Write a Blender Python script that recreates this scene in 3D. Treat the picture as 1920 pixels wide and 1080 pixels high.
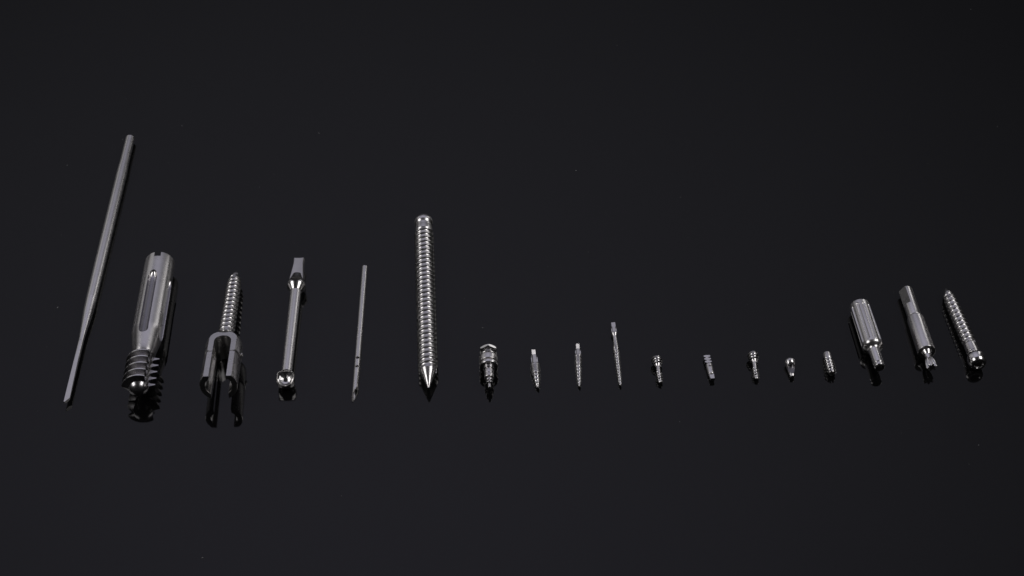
import bpy, bmesh, math, random
from math import sin, cos, pi, radians, sqrt, atan, hypot
from mathutils import Vector, Matrix

for o in list(bpy.data.objects):
    bpy.data.objects.remove(o)
SC = bpy.context.scene
COL = SC.collection
random.seed(7)

# ------------------------------------------------------------------ camera
cam = bpy.data.cameras.new('camera')
cam.lens = 56.25
cam.sensor_width = 36.0
cam.clip_start = 0.01
cam.clip_end = 50
camo = bpy.data.objects.new('camera', cam)
COL.objects.link(camo)
camo.location = (0.0, -0.45283, 0.39364)
camo.rotation_euler = (radians(49), 0, 0)
SC.camera = camo

# ------------------------------------------------------------------ world: a dark studio
w = bpy.data.worlds.new('World')
SC.world = w
w.use_nodes = True
bg = w.node_tree.nodes['Background']
bg.inputs[0].default_value = (0.9, 0.9, 1.0, 1)
bg.inputs[1].default_value = 0.006

# ------------------------------------------------------------------ studio lamps (softboxes)
def softbox(name, loc, target, sx, sy, radiance, colour=(1, 1, 1), hot=None, roll=0.0):
    """rectangular softbox; hot = (u, v, falloff radius, floor, core colour, edge colour, x stretch): brighter around the bulb"""
    L = bpy.data.lights.new(name, 'AREA')
    L.shape = 'RECTANGLE'
    L.size = sx
    L.size_y = sy
    L.energy = radiance * pi * sx * sy
    L.color = colour
    o = bpy.data.objects.new(name, L)
    COL.objects.link(o)
    o.location = loc
    d = Vector(target) - Vector(loc)
    q = d.to_track_quat('-Z', 'Y')
    o.rotation_euler = (q.to_matrix().to_4x4() @ Matrix.Rotation(roll, 4, 'Z')).to_euler()
    if hot:
        L.use_nodes = True
        nt = L.node_tree
        em = nt.nodes['Emission']
        tc = nt.nodes.new('ShaderNodeNewGeometry')
        sub = nt.nodes.new('ShaderNodeVectorMath'); sub.operation = 'SUBTRACT'
        sub.inputs[1].default_value = (hot[0], hot[1], 0)
        mul = nt.nodes.new('ShaderNodeVectorMath'); mul.operation = 'MULTIPLY'
        mul.inputs[1].default_value = (sx * hot[6], sy, 0)
        ln = nt.nodes.new('ShaderNodeVectorMath'); ln.operation = 'LENGTH'
        mr = nt.nodes.new('ShaderNodeMapRange'); mr.interpolation_type = 'SMOOTHSTEP'
        mr.inputs['From Min'].default_value = 0
        mr.inputs['From Max'].default_value = hot[2]
        mr.inputs['To Min'].default_value = 1
        mr.inputs['To Max'].default_value = hot[3]
        nt.links.new(tc.outputs['Parametric'], sub.inputs[0])
        nt.links.new(sub.outputs[0], mul.inputs[0])
        nt.links.new(mul.outputs[0], ln.inputs[0])
        nt.links.new(ln.outputs['Value'], mr.inputs['Value'])
        nt.links.new(mr.outputs[0], em.inputs['Strength'])
        mx = nt.nodes.new('ShaderNodeMix'); mx.data_type = 'RGBA'
        mx.inputs[6].default_value = (*hot[5], 1)
        mx.inputs[7].default_value = (*hot[4], 1)
        mr2 = nt.nodes.new('ShaderNodeMapRange')
        mr2.inputs['From Min'].default_value = hot[3]
        mr2.inputs['From Max'].default_value = 1
        nt.links.new(mr.outputs[0], mr2.inputs['Value'])
        nt.links.new(mr2.outputs[0], mx.inputs[0])
        nt.links.new(mx.outputs[2], em.inputs['Color'])
    return o

# large dim scrim behind the table, and a softbox on either side
softbox('rear_scrim', (-0.59, 0.95, 0.80), (-0.59, 0.0, 0.0), 2.62, 1.35, 0.50,
        hot=(0.34, 0.80, 1.08, 0.07, (0.82, 0.80, 1.0), (0.87, 0.87, 1.0), 0.72))
softbox('rear_strip', (0.82, 1.12, 0.55), (0.0, 0.0, 0.0), 0.14, 0.8, 1.7, (1.0, 0.98, 1.0))
softbox('added_rear_left_fill', (-1.02, 1.05, 0.50), (0.0, 0.0, 0.0), 0.5, 0.7, 0.28, (1.0, 0.98, 1.0))  # added dim fill that brightens the left-facing facets
softbox('right_softbox', (0.68, 0.00, 0.86), (0.0, 0.0, 0.0), 0.80, 0.42, 3.8, (1.0, 0.98, 1.0))
softbox('left_softbox', (-0.88, -0.12, 0.80), (0.0, 0.0, 0.0), 0.9, 0.44, 3.2, (1.0, 0.98, 1.0))

SC.view_settings.view_transform = 'Standard'
SC.view_settings.look = 'None'
SC.view_settings.exposure = 0.0
SC.view_settings.gamma = 1.0
SC.view_settings.use_curve_mapping = False

# ------------------------------------------------------------------ materials
def steel(name, col, rough, var=0.08, bump=0.05, grain=(900, 9000, 900), aniso=0.0):
    m = bpy.data.materials.new(name)
    m.use_nodes = True
    nt = m.node_tree
    b = nt.nodes['Principled BSDF']
    b.inputs['Base Color'].default_value = (*col, 1)
    b.inputs['Metallic'].default_value = 1.0
    tc = nt.nodes.new('ShaderNodeTexCoord')
    mp = nt.nodes.new('ShaderNodeMapping')
    mp.inputs['Scale'].default_value = grain
    n1 = nt.nodes.new('ShaderNodeTexNoise')
    n1.inputs['Scale'].default_value = 1.0
    n1.inputs['Detail'].default_value = 3
    n2 = nt.nodes.new('ShaderNodeTexNoise')
    n2.inputs['Scale'].default_value = 420.0
    n2.inputs['Detail'].default_value = 4
    nt.links.new(tc.outputs['Object'], mp.inputs['Vector'])
    nt.links.new(mp.outputs[0], n1.inputs['Vector'])
    nt.links.new(tc.outputs['Object'], n2.inputs['Vector'])
    mr = nt.nodes.new('ShaderNodeMapRange')
    mr.inputs['From Min'].default_value = 0.3
    mr.inputs['From Max'].default_value = 0.7
    mr.inputs['To Min'].default_value = max(0.03, rough - var)
    mr.inputs['To Max'].default_value = rough + var
    nt.links.new(n2.outputs['Fac'], mr.inputs['Value'])
    nt.links.new(mr.outputs[0], b.inputs['Roughness'])
    bp = nt.nodes.new('ShaderNodeBump')
    bp.inputs['Strength'].default_value = bump
    bp.inputs['Distance'].default_value = 0.0001
    nt.links.new(n1.outputs['Fac'], bp.inputs['Height'])
    nt.links.new(bp.outputs[0], b.inputs['Normal'])
    # slight tarnish in the metal itself
    cr = nt.nodes.new('ShaderNodeMix'); cr.data_type = 'RGBA'
    cr.inputs[6].default_value = (*[c * 0.86 for c in col], 1)
    cr.inputs[7].default_value = (*col, 1)
    nt.links.new(n2.outputs['Fac'], cr.inputs[0])
    nt.links.new(cr.outputs[2], b.inputs['Base Color'])
    return m

M = {
    'turned': steel('turned_steel', (0.80, 0.78, 0.765), 0.28, 0.015, 0.004),
    'satin': steel('satin_steel', (0.82, 0.80, 0.785), 0.33, 0.015, 0.006, (3500, 3500, 3500)),
    'polish': steel('polished_steel', (0.80, 0.785, 0.77), 0.22, 0.015, 0.005),
    'dark': steel('anodised_titanium', (0.54, 0.525, 0.525), 0.26, 0.02, 0.012),
    'groove_shade': steel('pitted_groove_shade', (0.36, 0.35, 0.37), 0.30, 0.05, 0.03, (3500, 3500, 3500)),  # pitted slot floors, with their dark reflections put into the colour
    'scoop': steel('scoop_shade', (0.24, 0.235, 0.25), 0.34, 0.04, 0.02, (3500, 3500, 3500)),  # scoop floor: the dimmer reflection there is put into the base colour
    'tulip': steel('brushed_steel', (0.76, 0.745, 0.73), 0.28, 0.015, 0.006, (3500, 3500, 3500)),
    'titan': steel('bright_titanium', (0.87, 0.855, 0.84), 0.22, 0.02, 0.006),
}

def acrylic():
    m = bpy.data.materials.new('black_acrylic')
    m.use_nodes = True
    nt = m.node_tree
    b = nt.nodes['Principled BSDF']
    b.inputs['Base Color'].default_value = (0.0022, 0.0022, 0.0024, 1)
    b.inputs['IOR'].default_value = 1.385
    tc = nt.nodes.new('ShaderNodeTexCoord')
    n = nt.nodes.new('ShaderNodeTexNoise')
    n.inputs['Scale'].default_value = 9.0
    n.inputs['Detail'].default_value = 5
    nt.links.new(tc.outputs['Object'], n.inputs['Vector'])
    mr = nt.nodes.new('ShaderNodeMapRange')
    mr.inputs['To Min'].default_value = 0.045
    mr.inputs['To Max'].default_value = 0.08
    nt.links.new(n.outputs['Fac'], mr.inputs['Value'])
    nt.links.new(mr.outputs[0], b.inputs['Roughness'])
    n2 = nt.nodes.new('ShaderNodeTexNoise')
    n2.inputs['Scale'].default_value = 900.0
    n2.inputs['Detail'].default_value = 2
    nt.links.new(tc.outputs['Object'], n2.inputs['Vector'])
    bp = nt.nodes.new('ShaderNodeBump')
    bp.inputs['Strength'].default_value = 0.02
    bp.inputs['Distance'].default_value = 0.0001
    nt.links.new(n2.outputs['Fac'], bp.inputs['Height'])
    nt.links.new(bp.outputs[0], b.inputs['Normal'])
    return m

M['acrylic'] = acrylic()
md = bpy.data.materials.new('dust_lint')
md.use_nodes = True
md.node_tree.nodes['Principled BSDF'].inputs['Base Color'].default_value = (0.22, 0.22, 0.22, 1)
md.node_tree.nodes['Principled BSDF'].inputs['Roughness'].default_value = 0.8
M['dust'] = md

# ------------------------------------------------------------------ mesh tools (millimetres, axis along +y, z up)
def ring_pt(s, r, a):
    return Vector((r * sin(a), s, r * cos(a)))

def soften(P, rad):
    """round the corners of a lathe profile"""
    if rad <= 0:
        return P
    out = [P[0]]
    for i in range(1, len(P) - 1):
        p, q, n = Vector(P[i - 1]), Vector(P[i]), Vector(P[i + 1])
        a, b = p - q, n - q
        la, lb = a.length, b.length
        if la < 1e-6 or lb < 1e-6:
            continue
        ang = a.angle(b)
        if ang > radians(166):
            out.append(tuple(q)); continue
        k = min(rad, la * 0.4, lb * 0.4)
        A, B = q + a / la * k, q + b / lb * k
        for t in (0, 0.33, 0.67, 1):
            pt = A * (1 - t) ** 2 + q * 2 * t * (1 - t) + B * t ** 2
            out.append((pt.x, pt.y))
    out.append(P[-1])
    return out

def lathe(P, seg=64, rad=0.12, rfun=None):
    """closed solid of revolution from [(s, r), ...]"""
    P = soften([tuple(p) for p in P], rad)
    bm = bmesh.new()
    rings = []
    for s, r in P:
        if r < 1e-4:
            rings.append([bm.verts.new((0, s, 0))])
        else:
            rings.append([bm.verts.new(ring_pt(s, r * (rfun(2 * pi * j / seg, s) if rfun else 1), 2 * pi * j / seg)) for j in range(seg)])
    for A, B in zip(rings[:-1], rings[1:]):
        for j in range(seg):
            k = (j + 1) % seg
            if len(A) == 1 and len(B) == 1:
                continue
            if len(A) == 1:
                bm.faces.new((A[0], B[j], B[k]))
            elif len(B) == 1:
                bm.faces.new((A[j], B[0], A[k]))
            else:
                bm.faces.new((A[j], B[j], B[k], A[k]))
    for R in (rings[0], rings[-1]):
        if len(R) > 1:
            bm.faces.new(R)
    bmesh.ops.recalc_face_normals(bm, faces=bm.faces)
    return bm

SCOOP = [(-0.5, 0.0), (-0.40, 0.01), (-0.30, 0.06), (-0.22, 0.16), (-0.15, 0.36), (-0.10, 0.68), (-0.07, 0.95), (-0.04, 1.0),
         (0.04, 1.0), (0.07, 0.95), (0.10, 0.68), (0.15, 0.36), (0.22, 0.16), (0.30, 0.06), (0.40, 0.01), (0.5, 0.0)]
SCOOP9 = [(u * 0.94, v) for u, v in SCOOP]
VEE = [(-0.24, 0.0), (-0.12, 0.5), (-0.02, 0.97), (0.0, 1.0), (0.02, 0.97), (0.12, 0.5), (0.24, 0.0)]
BLADE = [(-0.30, 0.0), (-0.17, 0.35), (-0.085, 0.9), (-0.065, 1.0), (0.065, 1.0), (0.085, 0.9), (0.17, 0.35), (0.30, 0.0)]
BROAD = [(-0.5, 0.0), (-0.34, 0.05), (-0.2, 0.3), (-0.13, 0.8), (-0.08, 1.0), (0.06, 1.0), (0.16, 0.85), (0.26, 0.4), (0.36, 0.08), (0.5, 0.0)]

def helix(s0, s1, pitch, core, crest, sec=SCOOP, seg=40, phase=0.0, fade=0.6, hand=1, under=0.25):
    """helical thread swept round the core; core(s), crest(s) are radii"""
    bm = bmesh.new()
    turns = (s1 - s0) / pitch
    n = max(8, int(turns * seg))
    prev = None
    first = None
    for i in range(n + 1):
        t = i / n * turns
        a = hand * (2 * pi * t) + phase
        sc = s0 + t * pitch
        f = min(1.0, t / fade, (turns - t) / fade) if fade > 0 else 1.0
        f = max(f, 0.0)
        row = []
        for u, v in sec:
            s = sc + u * pitch
            s_ = min(max(s, s0 - pitch * 0.5), s1 + pitch * 0.5)
            c = core(min(max(s, s0), s1))
            h = (crest(min(max(sc, s0), s1)) - c) * f
            row.append(bm.verts.new(ring_pt(s_, c + 0.035 + h * v, a)))
        for u, v in ((sec[-1][0], -1), (sec[0][0], -1)):
            s = sc + u * pitch
            c = core(min(max(s, s0), s1))
            row.append(bm.verts.new(ring_pt(s, max(c - under, 0.02), a)))
        m = len(row)
        if prev:
            for j in range(m):
                k = (j + 1) % m
                bm.faces.new((prev[j], prev[k], row[k], row[j]))
        else:
            first = row
        prev = row
    bm.faces.new(first)
    bm.faces.new(prev)
    bmesh.ops.recalc_face_normals(bm, faces=bm.faces)
    return bm

def box(x0, x1, s0, s1, z0, z1):
    bm = bmesh.new()
    bmesh.ops.create_cube(bm, size=1)
    for v in bm.verts:
        v.co = Vector((x0 + (v.co.x + .5) * (x1 - x0), s0 + (v.co.y + .5) * (s1 - s0), z0 + (v.co.z + .5) * (z1 - z0)))
    return bm

def xf(bm, mat):
    bmesh.ops.transform(bm, matrix=mat, verts=bm.verts)
    return bm

def spin(bm, deg):
    """turn about the long axis; positive leans the top towards +x"""
    return xf(bm, Matrix.Rotation(radians(deg), 4, 'Y'))

def capsule(s0, s1, r, dist, deg, seg=24, e=1.0):
    P = []
    for i in range(9):
        a = pi / 2 * i / 8
        P.append((s0 + r - r * cos(a), r * sin(a)))
    for i in range(9):
        a = pi / 2 * (1 - i / 8)
        P.append((s1 - r * e + r * e * cos(a), r * sin(a)))
    bm = lathe(P, seg, 0)
    xf(bm, Matrix.Translation((0, 0, dist)))
    return spin(bm, deg)

def rod(p, q, r, seg=28):
    """plain cylinder cutter between two points"""
    p, q = Vector(p), Vector(q)
    bm = bmesh.new()
    bmesh.ops.create_cone(bm, cap_ends=True, segments=seg, radius1=r, radius2=r, depth=(q - p).length)
    rot = (q - p).to_track_quat('Z', 'Y').to_matrix().to_4x4()
    return xf(bm, Matrix.Translation((p + q) / 2) @ rot)

def prism(secs, seg_pts):
    """loft of polygon sections; secs = [(s, scale)], seg_pts = [(x, z)]"""
    bm = bmesh.new()
    rows = []
    for s, k in secs:
        rows.append([bm.verts.new((x * k, s, z * k)) for x, z in seg_pts])
    m = len(seg_pts)
    for A, B in zip(rows[:-1], rows[1:]):
        for j in range(m):
            bm.faces.new((A[j], B[j], B[(j + 1) % m], A[(j + 1) % m]))
    bm.faces.new(rows[0]); bm.faces.new(rows[-1])
    bmesh.ops.recalc_face_normals(bm, faces=bm.faces)
    return bm

def ngon(n, r, off=0.0):
    return [(r * sin(2 * pi * i / n + off), r * cos(2 * pi * i / n + off)) for i in range(n)]

def to_obj(bm, name='temporary'):
    me = bpy.data.meshes.new(name)
    bm.to_mesh(me)
    bm.free()
    o = bpy.data.objects.new(name, me)
    COL.objects.link(o)
    return o

def boolean(bm, cutters, op='DIFFERENCE'):
    base = to_obj(bm)
    cs = []
    for c in cutters:
        co = to_obj(c)
        cs.append(co)
        md_ = base.modifiers.new('cut', 'BOOLEAN')
        md_.operation = op
        md_.solver = 'EXACT'
        md_.object = co
    dg = bpy.context.evaluated_depsgraph_get()
    dg.update()
    me = bpy.data.meshes.new_from_object(base.evaluated_get(dg))
    out = bmesh.new()
    out.from_mesh(me)
    for o in cs + [base]:
        d = o.data
        bpy.data.objects.remove(o)
        bpy.data.meshes.remove(d)
    bpy.data.meshes.remove(me)
    bmesh.ops.remove_doubles(out, verts=out.verts, dist=1e-4)
    return out

class Thing:
    def __init__(self, name, label, cat, near, yaw, h0, k, group=None):
        self.o = bpy.data.objects.new(name, None)
        COL.objects.link(self.o)
        self.o.empty_display_size = 0.005
        self.o.location = (near[0] * 0.001, near[1] * 0.001, 0)
        self.o.rotation_euler = (0, 0, radians(yaw))
        self.o['label'] = label
        self.o['category'] = cat
        if group:
            self.o['group'] = group
        self.mat = (Matrix.Scale(0.001, 4) @ Matrix.Translation((0, 0, h0 + 0.01))
                    @ Matrix.Rotation(atan(k), 4, 'X'))

    def part(self, name, bm, mat, parent=None, sharp=32, roll=0, label=None, alt=None):
        if roll:
            spin(bm, roll)
        if alt:
            for f in bm.faces:
                if alt[1](f.calc_center_median(), f.normal):
                    f.material_index = 1
        bmesh.ops.transform(bm, matrix=self.mat, verts=bm.verts)
        bm.normal_update()
        lim = radians(sharp)
        for f in bm.faces:
            f.smooth = True
        for e in bm.edges:
            if len(e.link_faces) == 2:
                e.smooth = e.calc_face_angle(0) < lim
            else:
                e.smooth = False
        me = bpy.data.meshes.new(name)
        bm.to_mesh(me)
        bm.free()
        me.materials.append(M[mat])
        if alt:
            me.materials.append(M[alt[0]])
        o = bpy.data.objects.new(name, me)
        COL.objects.link(o)
        o.parent = parent or self.o
        if label:
            o['label'] = label
        return o

# ------------------------------------------------------------------ the table top
bm = box(-1300, 1300, -700, 1100, -12, 0)
xf(bm, Matrix.Scale(0.001, 4))
t = to_obj(bm, 'table_top')
t.data.materials.append(M['acrylic'])
t['kind'] = 'structure'

def lerp(P):
    """piecewise linear radius function from (s, r) stations"""
    def f(s):
        if s <= P[0][0]:
            return P[0][1]
        for (a, ra), (b, rb) in zip(P[:-1], P[1:]):
            if s <= b:
                return ra + (rb - ra) * (s - a) / max(b - a, 1e-9)
        return P[-1][1]
    return f

def dome(s0, r, a0, a1, n=10, sgn=1):
    """arc of profile points: centre s0, radius r, angles from the axis"""
    return [(s0 + sgn * r * cos(radians(a0 + (a1 - a0) * i / n)), r * sin(radians(a0 + (a1 - a0) * i / n))) for i in range(n + 1)]

# ------------------------------------------------------------------ 1 long slim rod with blade tip
T = Thing('slim_rod', 'longest piece, slim steel rod tapering to a flat blade, lying at far left', 'rod', (-153.64, -61.83), 2.17, 2.06, 0.0008)
T.part('shaft', lathe([(53.2, 1.98), (71.75, 2.10), (131.5, 2.13), (138.4, 1.90), (154.6, 1.88)], 64, 0.2), 'turned')
T.part('collar', lathe([(45.9, 1.84), (46.2, 1.88), (52.6, 1.97), (53.18, 2.02)], 64, 0.08), 'turned')
T.part('tapered_neck', lathe([(30.2, 1.0), (32.2, 1.04), (45.88, 1.84)], 64, 0.05), 'turned')
tip = lathe([(-0.6, 0.92), (0, 0.95), (30.15, 0.99)], 48, 0.05)
wedge = box(-4, 4, -9, 0, -6, 6)
xf(wedge, Matrix.Translation((0, 0.2, 0)) @ Matrix.Rotation(radians(52), 4, 'Z') @ Matrix.Rotation(radians(8), 4, 'X'))
flat1 = xf(box(-3, 3, -40, 25, 0, 4), Matrix.Translation((0, 15, 0.62)) @ Matrix.Rotation(radians(1.1), 4, 'X'))
tip = boolean(tip, [flat1, wedge])
T.part('blade', tip, 'satin')

# ------------------------------------------------------------------ 2 tap with slotted barrel
T = Thing('bone_tap', 'thick slotted barrel with a coarse sharp thread and ball nose at its near end', 'bone tap', (-128.90, -58.54), 3.15, 5.85, -0.0075)
barrel = lathe([(15.6, 3.75), (16.2, 3.9)] + [(16.2 + 10.3 * i / 6, 3.9 + 1.65 * i / 6) for i in range(1, 7)] + [(28 + 2 * i, 5.55) for i in range(19)] + [(66.83, 5.45)], 96, 0.35)
cut = [capsule(22.8, 56.5, 1.75, 5.45, -5 + 90 * i, e=2.4) for i in range(4)]
cut += [box(-1.2, 1.2, 64.4, 70, -8, 8), rod((0, 60, 0), (0, 70, 0), 3.2, 32)]
T.part('barrel', boolean(barrel, cut), 'turned', alt=('groove_shade', lambda c, n: 22.8 < c.y < 54.0 and hypot(c.x, c.z) < min(5.5, 3.86 + .16 * (c.y - 16.2)) - 0.04 and hypot(c.x, c.z) > 2))
nose = lathe([(-3.6, 0.0)] + dome(0, 3.6, 4, 90, 14, -1) + [(0.1, 3.55), (2.0, 3.35), (15.2, 3.35), (15.65, 3.6)], 64, 0)
flutes = lambda: [box(2.8, 9, -4.2, 15.3, 0.05, 9), box(-9, -0.05, -4.2, 15.3, -9, -2.8)]
core = T.part('threaded_nose', nose, 'dark')
c2 = lerp([(-2.8, 1.4), (-2, 2.4), (-1, 3.1), (0, 3.3)])
th = helix(-1.06, 15.0, 3.25, c2, lambda s: 5.65, BLADE, 56, radians(-98), 0.06)
T.part('thread', boolean(th, flutes()), 'dark', core, 25, alt=('titan', lambda c, n: hypot(c.x, c.z) > 5.5))  # crest faces get a brighter metal: their glint put into the colour

# ------------------------------------------------------------------ 3 screw with forked head
T = Thing('fork_head_screw', 'screw whose wide forked U-shaped head points to the viewer', 'bone screw', (-100.62, -62.12), 2.86, 8.3, -0.086)
R = 6.5
head = lathe([(1.5, R - .15), (1.7, R), (15.0, R), (15.2, R - .5), (15.7, R - .5), (15.9, R), (22.6, R), (24.2, 6.25), (25.5, 5.6), (26.4, 4.7), (26.8, 3.0)], 96, 0.15)
cut = [box(-3.0, 3.0, -3, 21.2, -9, 9), rod((0, 21.2, -9), (0, 21.2, 9), 3.0, 40),
       rod((0, -3, 0), (0, 20.5, 0), 4.6, 56), box(-9, 9, -3, 26.3, 4.4, 9), box(-9, 9, 15.2, 15.7, 3.95, 9)]
hd = T.part('forked_head', boolean(head, cut), 'tulip')
bm = bmesh.new()
for i in range(18):
    s = 2.2 + i * 1.0
    for side in (-1, 1):
        rows = []
        for j in range(15):
            a = side * radians(46 + 88 * j / 14)
            rows.append([bm.verts.new(ring_pt(s + ds, rr, a)) for ds, rr in ((-.36, 4.66), (0, 4.25), (.36, 4.66))])
        for A, B in zip(rows[:-1], rows[1:]):
            for q in range(3):
                bm.faces.new((A[q], A[(q + 1) % 3], B[(q + 1) % 3], B[q]))
        bm.faces.new(rows[0]); bm.faces.new(rows[-1])
bmesh.ops.recalc_face_normals(bm, faces=bm.faces)
T.part('inner_thread', bm, 'polish', hd, 25)
T.part('side_pin', xf(lathe([(0, 0.75), (0.5, 0.75), (0.75, 0.5), (0.78, 0)], 24, 0.05), Matrix.Translation((6.15, 18.2, 0)) @ Matrix.Rotation(radians(-90), 4, 'Z')), 'polish', hd)
cr = lerp([(29, 2.35), (60, 2.1), (65, 1.5), (68, 0.4)])
rt_ = lerp([(29, 2.85), (60, 2.75), (65, 2.1), (68, 0.6)])
shank = T.part('shank', lathe([(25.5, 2.9), (29.0, 2.75), (30.2, 2.35), (60, 2.1), (65, 1.5), (69.0, 0.25), (69.5, 0)], 56, 0.2), 'turned')
T.part('thread', helix(30.4, 65.6, 2.5, cr, rt_, SCOOP, 44, radians(20)), 'turned', shank, 25)

# ------------------------------------------------------------------ 4 cup-ended tool
T = Thing('cup_ended_tool', 'tool with a dished serrated cup near us, plain shaft and flat spade at back', 'surgical tool', (-78.88, -52.71), 1.58, 3.27, 0.0055)
T.part('shaft', lathe([(3.6, 1.86), (6, 1.88), (46.6, 1.98)], 64, 0.05), 'turned')
col_ = lathe([(46.4, 1.85), (46.5, 2.1), (46.9, 2.25), (49.0, 3.40), (49.7, 3.5), (51.0, 3.35), (52.6, 2.9), (55, 2.3)], 72, 0.2)
wd = box(-6, 6, -1.6, 1.6, 0, 5)
xf(wd, Matrix.Translation((0, 50.1, 2.95)) @ Matrix.Rotation(radians(-20), 4, 'X'))
T.part('collar', boolean(col_, [wd]), 'polish')
bl = bmesh.new()
rows = []
for i in range(15):
    u = i / 14
    s = 51.7 + u * 12.8
    hw = 2.95 - 0.95 * min(1, u * 1.35) ** 0.85 + (0.12 if u > 0.95 else 0)
    ht = 2.1 - 0.75 * u
    row = []
    for x, z in ((-1, -.45), (-.8, -1), (.8, -1), (1, -.45), (1, .5), (.82, 1), (.4, .93), (0, .90), (-.4, .93), (-.82, 1), (-1, .5)):
        row.append(bl.verts.new((x * hw, s, z * ht)))
    rows.append(row)
for A, B in zip(rows[:-1], rows[1:]):
    for j in range(11):
        bl.faces.new((A[j], B[j], B[(j + 1) % 11], A[(j + 1) % 11]))
bl.faces.new(rows[0]); bl.faces.new(rows[-1])
bmesh.ops.recalc_face_normals(bl, faces=bl.faces)
T.part('spade', bl, 'satin', sharp=40)
sq = lambda a, s: 1.0 / (abs(cos(a + 0)) ** 3.4 + abs(sin(a)) ** 3.4) ** (1 / 3.4)
ball = lathe([(-3.3, 0)] + dome(0, 3.2, 12, 90, 10, -1) + dome(0.6, 3.2, 90, 32, 8, 1) + [(4.6, 1.5)], 64, 0, rfun=sq)
nrm = Vector((0.0, -0.36, 0.933))
rotn = nrm.to_track_quat('Z', 'Y').to_matrix().to_4x4()
face_c = Vector((0, -0.15, 0.0)) + nrm * 1.55
slab = box(-9, 9, -9, 9, 0, 9)
xf(slab, Matrix.Translation(face_c) @ rotn)
dish = bmesh.new()
bmesh.ops.create_uvsphere(dish, u_segments=10, v_segments=14, radius=3.9)
xf(dish, Matrix.Translation(face_c + nrm * 2.65) @ rotn @ Matrix.Rotation(0.35, 4, 'Z'))
cup = T.part('cup', boolean(ball, [slab, dish]), 'polish', sharp=11)
tb = bmesh.new()
for i in range(40):
    a = 2 * pi * i / 40
    rr = 2.86 / (abs(cos(a)) ** 4 + abs(sin(a)) ** 4) ** 0.25
    c = face_c + rotn.to_3x3() @ Vector((rr * cos(a), rr * sin(a), 0.0))
    ret = bmesh.ops.create_cone(tb, cap_ends=True, segments=5, radius1=0.24, radius2=0.02, depth=0.5)
    bmesh.ops.transform(tb, matrix=Matrix.Translation(c) @ rotn, verts=ret['verts'])
T.part('serrated_rim', tb, 'titan', cup, 20)

# ------------------------------------------------------------------ 5 drilled needle
T = Thing('hollow_needle', 'thin hollow needle with two drilled holes and an angled open tip', 'needle', (-54.55, -58.99), 1.10, 1.05, -0.0006)
tube = lathe([(-6, 1.04), (69.85, 1.02)], 48, 0.05)
cutp = box(-12, 12, -12, 12, 0, 20)
n5 = Vector((0.62, -0.26, 0.42)).normalized()
xf(cutp, Matrix.Translation((0, 1.6, 0)) @ n5.to_track_quat('Z', 'Y').to_matrix().to_4x4())
tube = boolean(tube, [rod((0, -8, 0), (0, 80, 0), 0.74, 28), cutp] + [rod((0.05, s, 0), (0.05, s, 3), 0.62, 20) for s in (14.6, 19.0)]
               + [rod((0.3, s, 0), (3, s, -0.3), 0.4, 16) for s in (9.0, 25.0)])
T.part('tube', tube, 'turned')

# ------------------------------------------------------------------ 6 long fully threaded screw
T = Thing('long_screw', 'longest threaded piece, round-capped rod with conical point, standing out mid-row', 'bone screw', (-28.93, -56.93), 3.45, 3.50, 0.0024)
T.part('point', lathe([(0.0, 0), (0.12, 0.25), (6.7, 2.40), (8.2, 2.85)], 64, 0.15), 'turned')
co = T.part('core', lathe([(8.2, 2.8), (9.3, 2.85), (86.0, 3.0)], 56, 0), 'dark')
T.part('thread', helix(8.6, 85.4, 2.45, lambda s: 2.86 + s * .002, lambda s: 3.5 + s * .0026, SCOOP, 48, radians(90), 0.45), 'turned', co, 25)
T.part('cap', lathe([(85.0, 3.1), (85.4, 3.3), (88.0, 3.25), (88.3, 3.1), (88.6, 3.12)] + dome(91.5, 3.62, 122, 6, 22) + [(95.12, 0)], 64, 0.05), 'turned')

# ------------------------------------------------------------------ 7 stepped connector with hex nut
T = Thing('stepped_connector', 'short stepped connector with a hexagonal nut at back and fine pin in front', 'connector', (-7.77, -56.62), 2.13, 3.35, 0.0)
nut = prism([(17.5, 1), (19.3, 1)], ngon(6, 3.4))
ch = lathe([(17.5, 2.45), (18.1, 3.3), (18.7, 3.3), (19.3, 2.45)], 64, 0)
T.part('hex_nut', boolean(nut, [ch], 'INTERSECT'), 'titan', sharp=20)
T.part('neck', lathe([(16.2, 2.2), (17.6, 2.2)], 48, 0), 'dark')
T.part('washer', lathe([(15.1, 2.6), (15.15, 3.2), (15.3, 3.3), (15.9, 3.15), (16.3, 2.5)], 72, 0.06), 'titan')
T.part('barrel', lathe([(11.95, 2.5), (12.0, 3.2), (12.15, 3.32), (14.55, 3.32), (14.75, 3.2), (14.8, 2.5), (15.12, 2.5)], 72, 0.08), 'turned')
T.part('flange', lathe([(10.0, 2.6), (10.05, 3.2), (10.2, 3.3), (11.1, 3.3), (11.3, 3.2), (11.35, 2.45), (11.96, 2.45)], 72, 0.08), 'titan')
st = T.part('stem', lathe([(8.7, 1.5), (8.9, 1.9), (9.4, 2.0), (10.02, 2.1)], 56, 0.05), 'dark')
T.part('sleeve', lathe([(4.6, 1.3), (4.65, 1.6), (4.8, 1.68), (6.15, 1.68), (6.2, 1.55), (6.4, 1.55), (6.45, 1.68), (8.4, 1.68), (8.75, 1.35)], 56, 0.04), 'turned', st)
for a, b in ((1.95, 2.6), (3.25, 4.15)):
    T.part('ring', lathe([(a, 0.7), (a + .04, 1.1), (a + .14, 1.2), (b - .2, 1.2), (b, 0.7)], 40, 0.03), 'titan')
T.part('pin', lathe([(0.0, 0.42), (0.15, 0.55), (2.2, 0.56), (4.7, 0.7)], 32, 0.05), 'turned')

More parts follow.
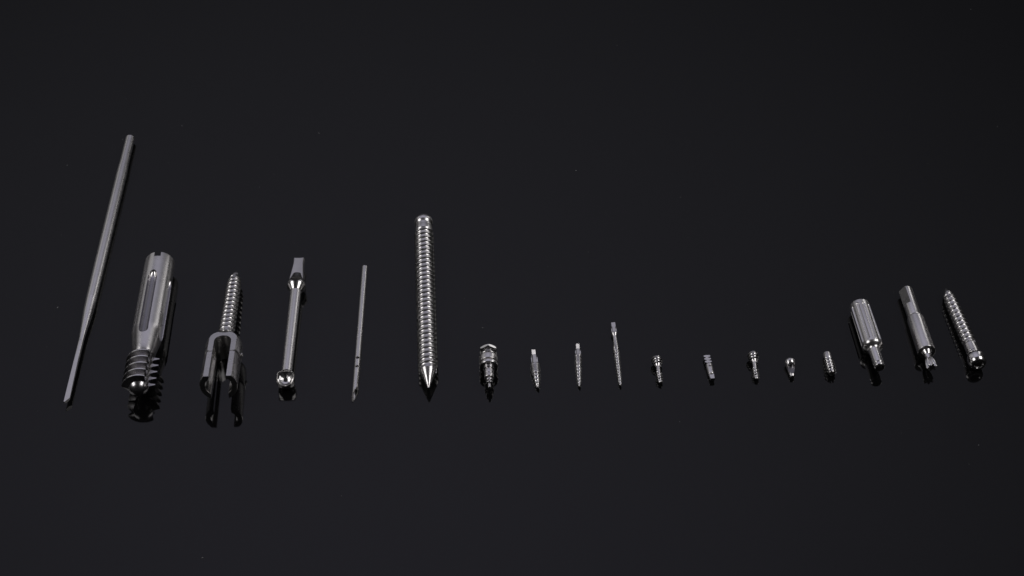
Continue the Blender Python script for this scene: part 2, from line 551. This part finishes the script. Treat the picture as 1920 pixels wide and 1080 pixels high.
# ------------------------------------------------------------------ 8-10 small implant screws with tangs
def mini(label, near, yaw, h0, k, tang, hexs, prof, thr, pitch, roll, lean, tilt, fine, full):
    prof = [(x, r * full) for x, r in prof]
    T = Thing('implant_screw', label, 'implant screw', near, yaw, h0, k, 'tapered mini implant screws with flat tangs')
    s0, s1, hw = tang
    z0, z1 = lean
    tb = bmesh.new()
    tp = [(-hw, s0, -hw * .7), (hw, s0, -hw * .7), (hw, s0, z0 - .34 * tilt * hw), (-hw, s0, z0 + .34 * tilt * hw),
          (-hw, s1, -hw * .7), (hw, s1, -hw * .7), (hw, s1, z1 - .34 * tilt * hw), (-hw, s1, z1 + .34 * tilt * hw)]
    tv = [tb.verts.new(p) for p in tp]
    for q in ((0, 1, 2, 3), (4, 5, 6, 7), (0, 1, 5, 4), (1, 2, 6, 5), (2, 3, 7, 6), (3, 0, 4, 7)):
        tb.faces.new([tv[i] for i in q])
    bmesh.ops.recalc_face_normals(tb, faces=tb.faces)
    bmesh.ops.bevel(tb, geom=list(tb.edges), offset=0.06, segments=2, affect='EDGES')
    T.part('tang', tb, 'satin', sharp=50)
    a, b, ra, rb = hexs
    T.part('hex_collar', prism([(a, ra * 1.08), (b, rb * 1.1)], ngon(6, 1.0, pi / 6)), 'satin', sharp=20, roll=roll * 0.4)
    t0, t1, d = thr
    f = lerp(prof)
    low = [(x, max(r - d, 0.1)) for x, r in prof if x < t1] + [(t1 - .01, f(t1) - d), (t1 + .25, f(t1 + .25))] + [(x, r) for x, r in prof if x > t1 + .3]
    sh = T.part('shank', lathe(low, 40, 0.06), 'turned')
    T.part('thread', helix(t0, t1, pitch, lambda s: f(s) - d, lambda s: f(s), SCOOP, 40, 0.4, 0.4, under=0.1), 'titan', sh, 25)
    T.part('fine_thread', helix(fine[0], fine[1], 0.5, lambda s: f(s) - .02, lambda s: f(s) + .07, VEE, 32, 0.0, 0.5, under=0.1), 'dark', sh, 25)
    for sgn in (-1, 1):
        T.part('locking_lug', xf(box(-0.09, 0.09, 0, (b - a) * .5, -0.3, 0.3), Matrix.Translation((sgn * (ra * .86), a + (b - a) * .25, 0.1))), 'titan', sharp=20)
    return T

mini('stubby tapered implant screw with bright square tang, thickest of the three tanged ones', (9.03, -54.29), 4.58, 0.98, 0.058,
     (15.3, 17.7, 0.70), (10.9, 15.4, 1.22, 0.95), [(0, 0.35), (0.3, 0.62), (3.28, 0.98), (7.1, 1.26), (10.4, 1.42), (10.9, 1.34), (11.0, 1.1)], (0.6, 6.2, 0.28), 1.5, 10, (0.35, 0.85), 0.65, (6.9, 10.3), 1.22)
mini('slender tapered implant screw with bright square tang, between the stubby and the long one', (23.58, -53.42), 0.08, 0.86, 0.024,
     (18.0, 20.5, 0.62), (15.2, 18.1, 1.05, 0.85), [(0, 0.35), (0.3, 0.55), (3.9, 0.80), (9.2, 0.96), (14.0, 1.02), (15.0, 1.05), (15.3, 1.0)], (0.6, 10.4, 0.24), 1.55, 8, (0.35, 0.85), 0.65, (11.0, 14.6), 1.16)
mini('long thin implant screw with waisted neck, tallest of the small screws', (37.95, -52.95), 1.97, 0.96, 0.0061,
     (29.5, 31.9, 0.72), (26.2, 29.6, 0.98, 0.86), [(0, 0.38), (0.3, 0.55), (8.8, 0.80), (16.4, 0.92), (19.5, 0.86), (19.7, 0.72), (24.0, 0.62), (24.9, 0.64), (26.2, 1.04), (26.5, 0.95)], (0.6, 16.4, 0.26), 1.35, -8, (0.62, 0.62), -0.3, (17.0, 19.4), 1.14)

# ------------------------------------------------------------------ 11, 13 flared screws
def flared(label, near, yaw, h0, k, L, cross):
    T = Thing('flared_screw', label, 'flared screw', near, yaw, h0, k, 'small screws with a flared threaded head')
    q = L / 11.2
    sh = T.part('shank', lathe([(0, 0.55), (0.2, 0.64), (4.9 * q, 0.68), (5.3 * q, 0.74), (7.4 * q, 0.78), (7.9 * q, 1.0), (10.9 * q, 1.58), (11.2 * q, 1.45)], 40, 0.08), 'turned')
    f = lerp([(0, 0.66), (5 * q, 0.7)])
    th = helix(0.35, 5.0 * q, 1.2 * q, f, lambda s: 1.14, SCOOP9, 32, 0.3, 0.3, under=0.1)
    if cross:
        th = boolean(th, [spin(box(-0.14, 0.14, -1, 2.6, 0, 2), 20 + 90 * i) for i in range(4)])
    T.part('thread', th, 'titan', sh, 25)
    g = lerp([(7.4 * q, 0.78), (7.9 * q, 1.0), (11 * q, 1.6)])
    T.part('flared_head', helix(7.9 * q, 11.0 * q, 1.05 * q, g, lambda s: 1.5 + (s - 7.9 * q) / (3.1 * q) * 0.72, SCOOP, 40, 1.2, 0.15, under=0.15), 'titan', None, 25)

flared('small flared-head screw with plain waist, between long implant screw and barbed plug', (51.93, -51.83), 2.77, 1.10, 0.10, 11.06, False)
flared('small flared-head screw with cross-cut tip, between barbed plug and bullet piece', (85.86, -49.96), 0.31, 1.10, 0.098, 11.46, True)

# ------------------------------------------------------------------ 12 barbed plug
T = Thing('barbed_plug', 'small plug with three flat-topped barbs and a recessed window in its body', 'plug', (70.35, -50.33), 5.0, 1.20, 0.004)
flat = lambda: box(-3, 3, -2, 14, 0.62, 4)
body = lathe([(2.3, 0.98), (2.5, 1.12), (7.2, 1.14), (7.7, 0.95), (8.0, 0.61), (11.8, 0.61)], 48, 0.1)
T.part('body', boolean(body, [box(-0.42, 0.42, 3.0, 6.2, 0.78, 3)]), 'satin')
T.part('window_floor', box(-0.40, 0.40, 3.02, 6.18, 0.70, 0.80), 'titan', sharp=20)
for i, s in enumerate((7.95, 9.35, 10.75)):
    T.part('barb', boolean(lathe([(s, 0.72), (s + .3, 1.30), (s + .85, 1.33), (s + 1.1, 0.72)], 40, 0.05), [flat()]), 'titan', sharp=20)
foot = lathe([(0, 0.84), (0.15, 0.92), (2.1, 1.02), (2.35, 0.95)], 40, 0.05)
T.part('foot', boolean(foot, [flat()]), 'titan', sharp=20)

# ------------------------------------------------------------------ 14 scooped bullet
T = Thing('scooped_bullet', 'smooth teardrop bullet with an oval scoop cut in its top', 'bullet tip', (98.55, -48.84), 0.33, 0.86, 0.1455)
bul = lathe([(0, 0.70), (0.12, 0.84), (3.4, 1.34), (5.8, 1.80)] + dome(6.5, 1.90, 100, 4, 16) + [(8.4, 0)], 64, 0.02)
oval = []
for i in range(40):
    a = 2 * pi * i / 40
    y = 3.3 + 2.35 * cos(a)
    oval.append((-0.02 + 1.42 * sin(a) * (0.84 + 0.16 * cos(a)), y))
sc = bmesh.new()
fl = lambda y: 0.0 + (5.6 - y) * 0.17
lo = [sc.verts.new((x, y, fl(y))) for x, y in oval]
hi = [sc.verts.new((x * 1.12, y, 4.0)) for x, y in oval]
for a in range(40):
    sc.faces.new((lo[a], lo[(a + 1) % 40], hi[(a + 1) % 40], hi[a]))
sc.faces.new(lo); sc.faces.new(hi)
bmesh.ops.recalc_face_normals(sc, faces=sc.faces)
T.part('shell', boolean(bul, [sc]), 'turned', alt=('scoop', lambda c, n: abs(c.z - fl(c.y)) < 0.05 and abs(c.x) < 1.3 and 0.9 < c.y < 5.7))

# ------------------------------------------------------------------ 15 threaded insert
T = Thing('threaded_insert', 'stubby threaded sleeve with a notched near end, right of the bullet', 'insert', (112.54, -47.96), 1.37, 1.86, -0.045)
ins = lathe([(0, 1.1), (0.2, 1.2), (7.6, 1.25), (7.9, 1.40), (10.4, 1.38), (10.55, 1.22)], 48, 0.05)
nt_ = lambda: [spin(box(-0.2, 0.2, -2, 1.0, 0, 4), 30 + 60 * i) for i in range(6)]
sl = T.part('sleeve', boolean(ins, nt_() + [rod((0, -1, 0), (0, 2.5, 0), 0.75, 24)]), 'turned')
T.part('thread', boolean(helix(0.5, 7.9, 1.5, lambda s: 1.26, lambda s: 1.84 - max(0, s - 3) * .05, SCOOP9, 40, 0.5, 0.3, under=0.15), nt_()), 'titan', sl, 25)

# ------------------------------------------------------------------ 16 fluted driver handle
T = Thing('fluted_handle', 'fluted barrel handle narrowing to a hollow round nose', 'driver handle', (129.2, -47.2), 3.0, 3.79, -0.0079)
hb = lathe([(6.8, 2.0), (9.0, 2.08), (9.5, 2.3), (10.0, 2.9), (10.5, 3.45), (11.2, 3.72), (33.0, 3.58), (33.3, 3.35)], 96, 0.3)
T.part('barrel', boolean(hb, [capsule(12.0, 31.6, 0.72, 3.92, -28 + 36 * i) for i in range(10)]), 'turned')
nz = lathe([(0, 1.5), (0.4, 1.9), (1.1, 1.92), (1.3, 1.72), (1.7, 1.72), (1.95, 1.95), (6.9, 2.0)], 56, 0.1)
T.part('nose', boolean(nz, [rod((0, -1, 0), (0, 4, 0), 1.38, 32)]), 'polish')

# ------------------------------------------------------------------ 17 splined bit
T = Thing('splined_bit', 'smooth driver bit with flattened back end and small splined star tip', 'driver bit', (147.7, -46.4), 2.0, 3.32, -0.0121)
T.part('barrel', lathe([(7.75, 1.6), (7.8, 3.0), (7.95, 3.2), (25.6, 3.02), (25.9, 2.85)], 80, 0.12), 'turned')
tangb = lathe([(25.8, 2.35), (26.4, 2.35), (26.5, 2.52), (41.5, 2.48), (41.8, 2.3)], 72, 0.1)
T.part('flatted_shank', boolean(tangb, [spin(box(-5, 5, 32.6, 50, 1.75, 6), -57)]), 'turned')
T.part('neck', lathe([(4.2, 1.1), (5.2, 1.2), (6.2, 1.25), (7.0, 1.5), (7.8, 1.9)], 48, 0.1), 'polish')
star = []
for i in range(80):
    a = 2 * pi * i / 80
    star.append(((1.0 + 0.30 * cos(6 * a)) * sin(a), (1.0 + 0.30 * cos(6 * a)) * cos(a)))
T.part('star_tip', prism([(0, 1.40), (0.15, 1.48), (2.6, 1.40), (4.0, 1.15), (5.2, 0.85)], star), 'titan', sharp=45, roll=10)

# ------------------------------------------------------------------ 18 socket head screw
T = Thing('socket_screw', 'pointed coarse screw with rounded socket head facing us, rightmost piece', 'bone screw', (164.5, -45.0), 4.2, 3.22, -0.021)
hd18 = lathe([(0, 2.45), (0.3, 2.75), (1.0, 3.05), (2.2, 3.2), (3.8, 3.08), (5.0, 2.6), (5.6, 2.2)], 72, 0.25)
T.part('socket_head', boolean(hd18, [prism([(-1, 1), (2.8, 1)], ngon(6, 1.55, 0.3)), lathe([(-0.5, 2.1), (0.0, 1.75), (0.5, 1.35)], 40, 0)]), 'polish')
sh = T.part('shank', lathe([(5.2, 2.25), (5.6, 2.35), (6.2, 2.25), (10.2, 2.25), (11, 2.0), (34.5, 1.9), (38.5, 1.4), (41.9, 0.2), (42.2, 0)], 56, 0.2), 'turned')
T.part('collar_ring', lathe([(5.9, 2.2), (6.1, 2.42), (6.5, 2.42), (6.7, 2.2)], 56, 0.05), 'polish', sh)
c18 = lerp([(10, 2.15), (34.5, 2.0), (38.5, 1.45), (41, .5)])
t18 = lerp([(10, 2.55), (20, 2.56), (34.5, 2.42), (38.5, 1.9), (41, .8)])
T.part('thread', helix(11.2, 38.4, 2.25, c18, t18, SCOOP, 44, radians(60)), 'turned', sh, 25)

# ------------------------------------------------------------------ dust on the acrylic
bm = bmesh.new()
D = [(47.7, 168.0), (130.4, 172.1), (-138.4, 132.7), (-140.1, 104.9), (-102.2, 62.1), (-81.5, 99.5), (-141.5, 78.4), (99.8, 57.9), (171.3, 78.0), (57.1, 84.3), (67.6, 55.4), (-97.2, -129.2), (132.2, -75.1), (157.2, -80.8), (152.1, -89.5), (-10.7, -22.2), (215.0, 199.0), (-163.4, 94.9), (-182.9, 76.9), (26.2, 73.2), (-55.7, -103.4), (-121.3, -29.4), (-168.0, -11.1), (205.8, 104.1)]
D = D + [(random.uniform(-190, 190), random.uniform(-90, 190)) for _ in range(48)]
for i, (x, y) in enumerate(D):
    r = random.uniform(0.10, 0.2) if i < 24 else random.uniform(0.05, 0.1)
    ret = bmesh.ops.create_icosphere(bm, subdivisions=1, radius=r)
    ax = Matrix.Rotation(random.uniform(0, pi), 4, 'Z') @ Matrix.Diagonal((random.uniform(.6, 2.6), random.uniform(.5, 1.0), .6, 1))
    bmesh.ops.transform(bm, matrix=Matrix.Translation((x, y, r * .55)) @ ax, verts=ret['verts'])
xf(bm, Matrix.Scale(0.001, 4))
d = to_obj(bm, 'dust')
d.data.materials.append(M['dust'])
d['kind'] = 'stuff'
d['label'] = 'pale specks of dust scattered on the black table'
d['category'] = 'dust'
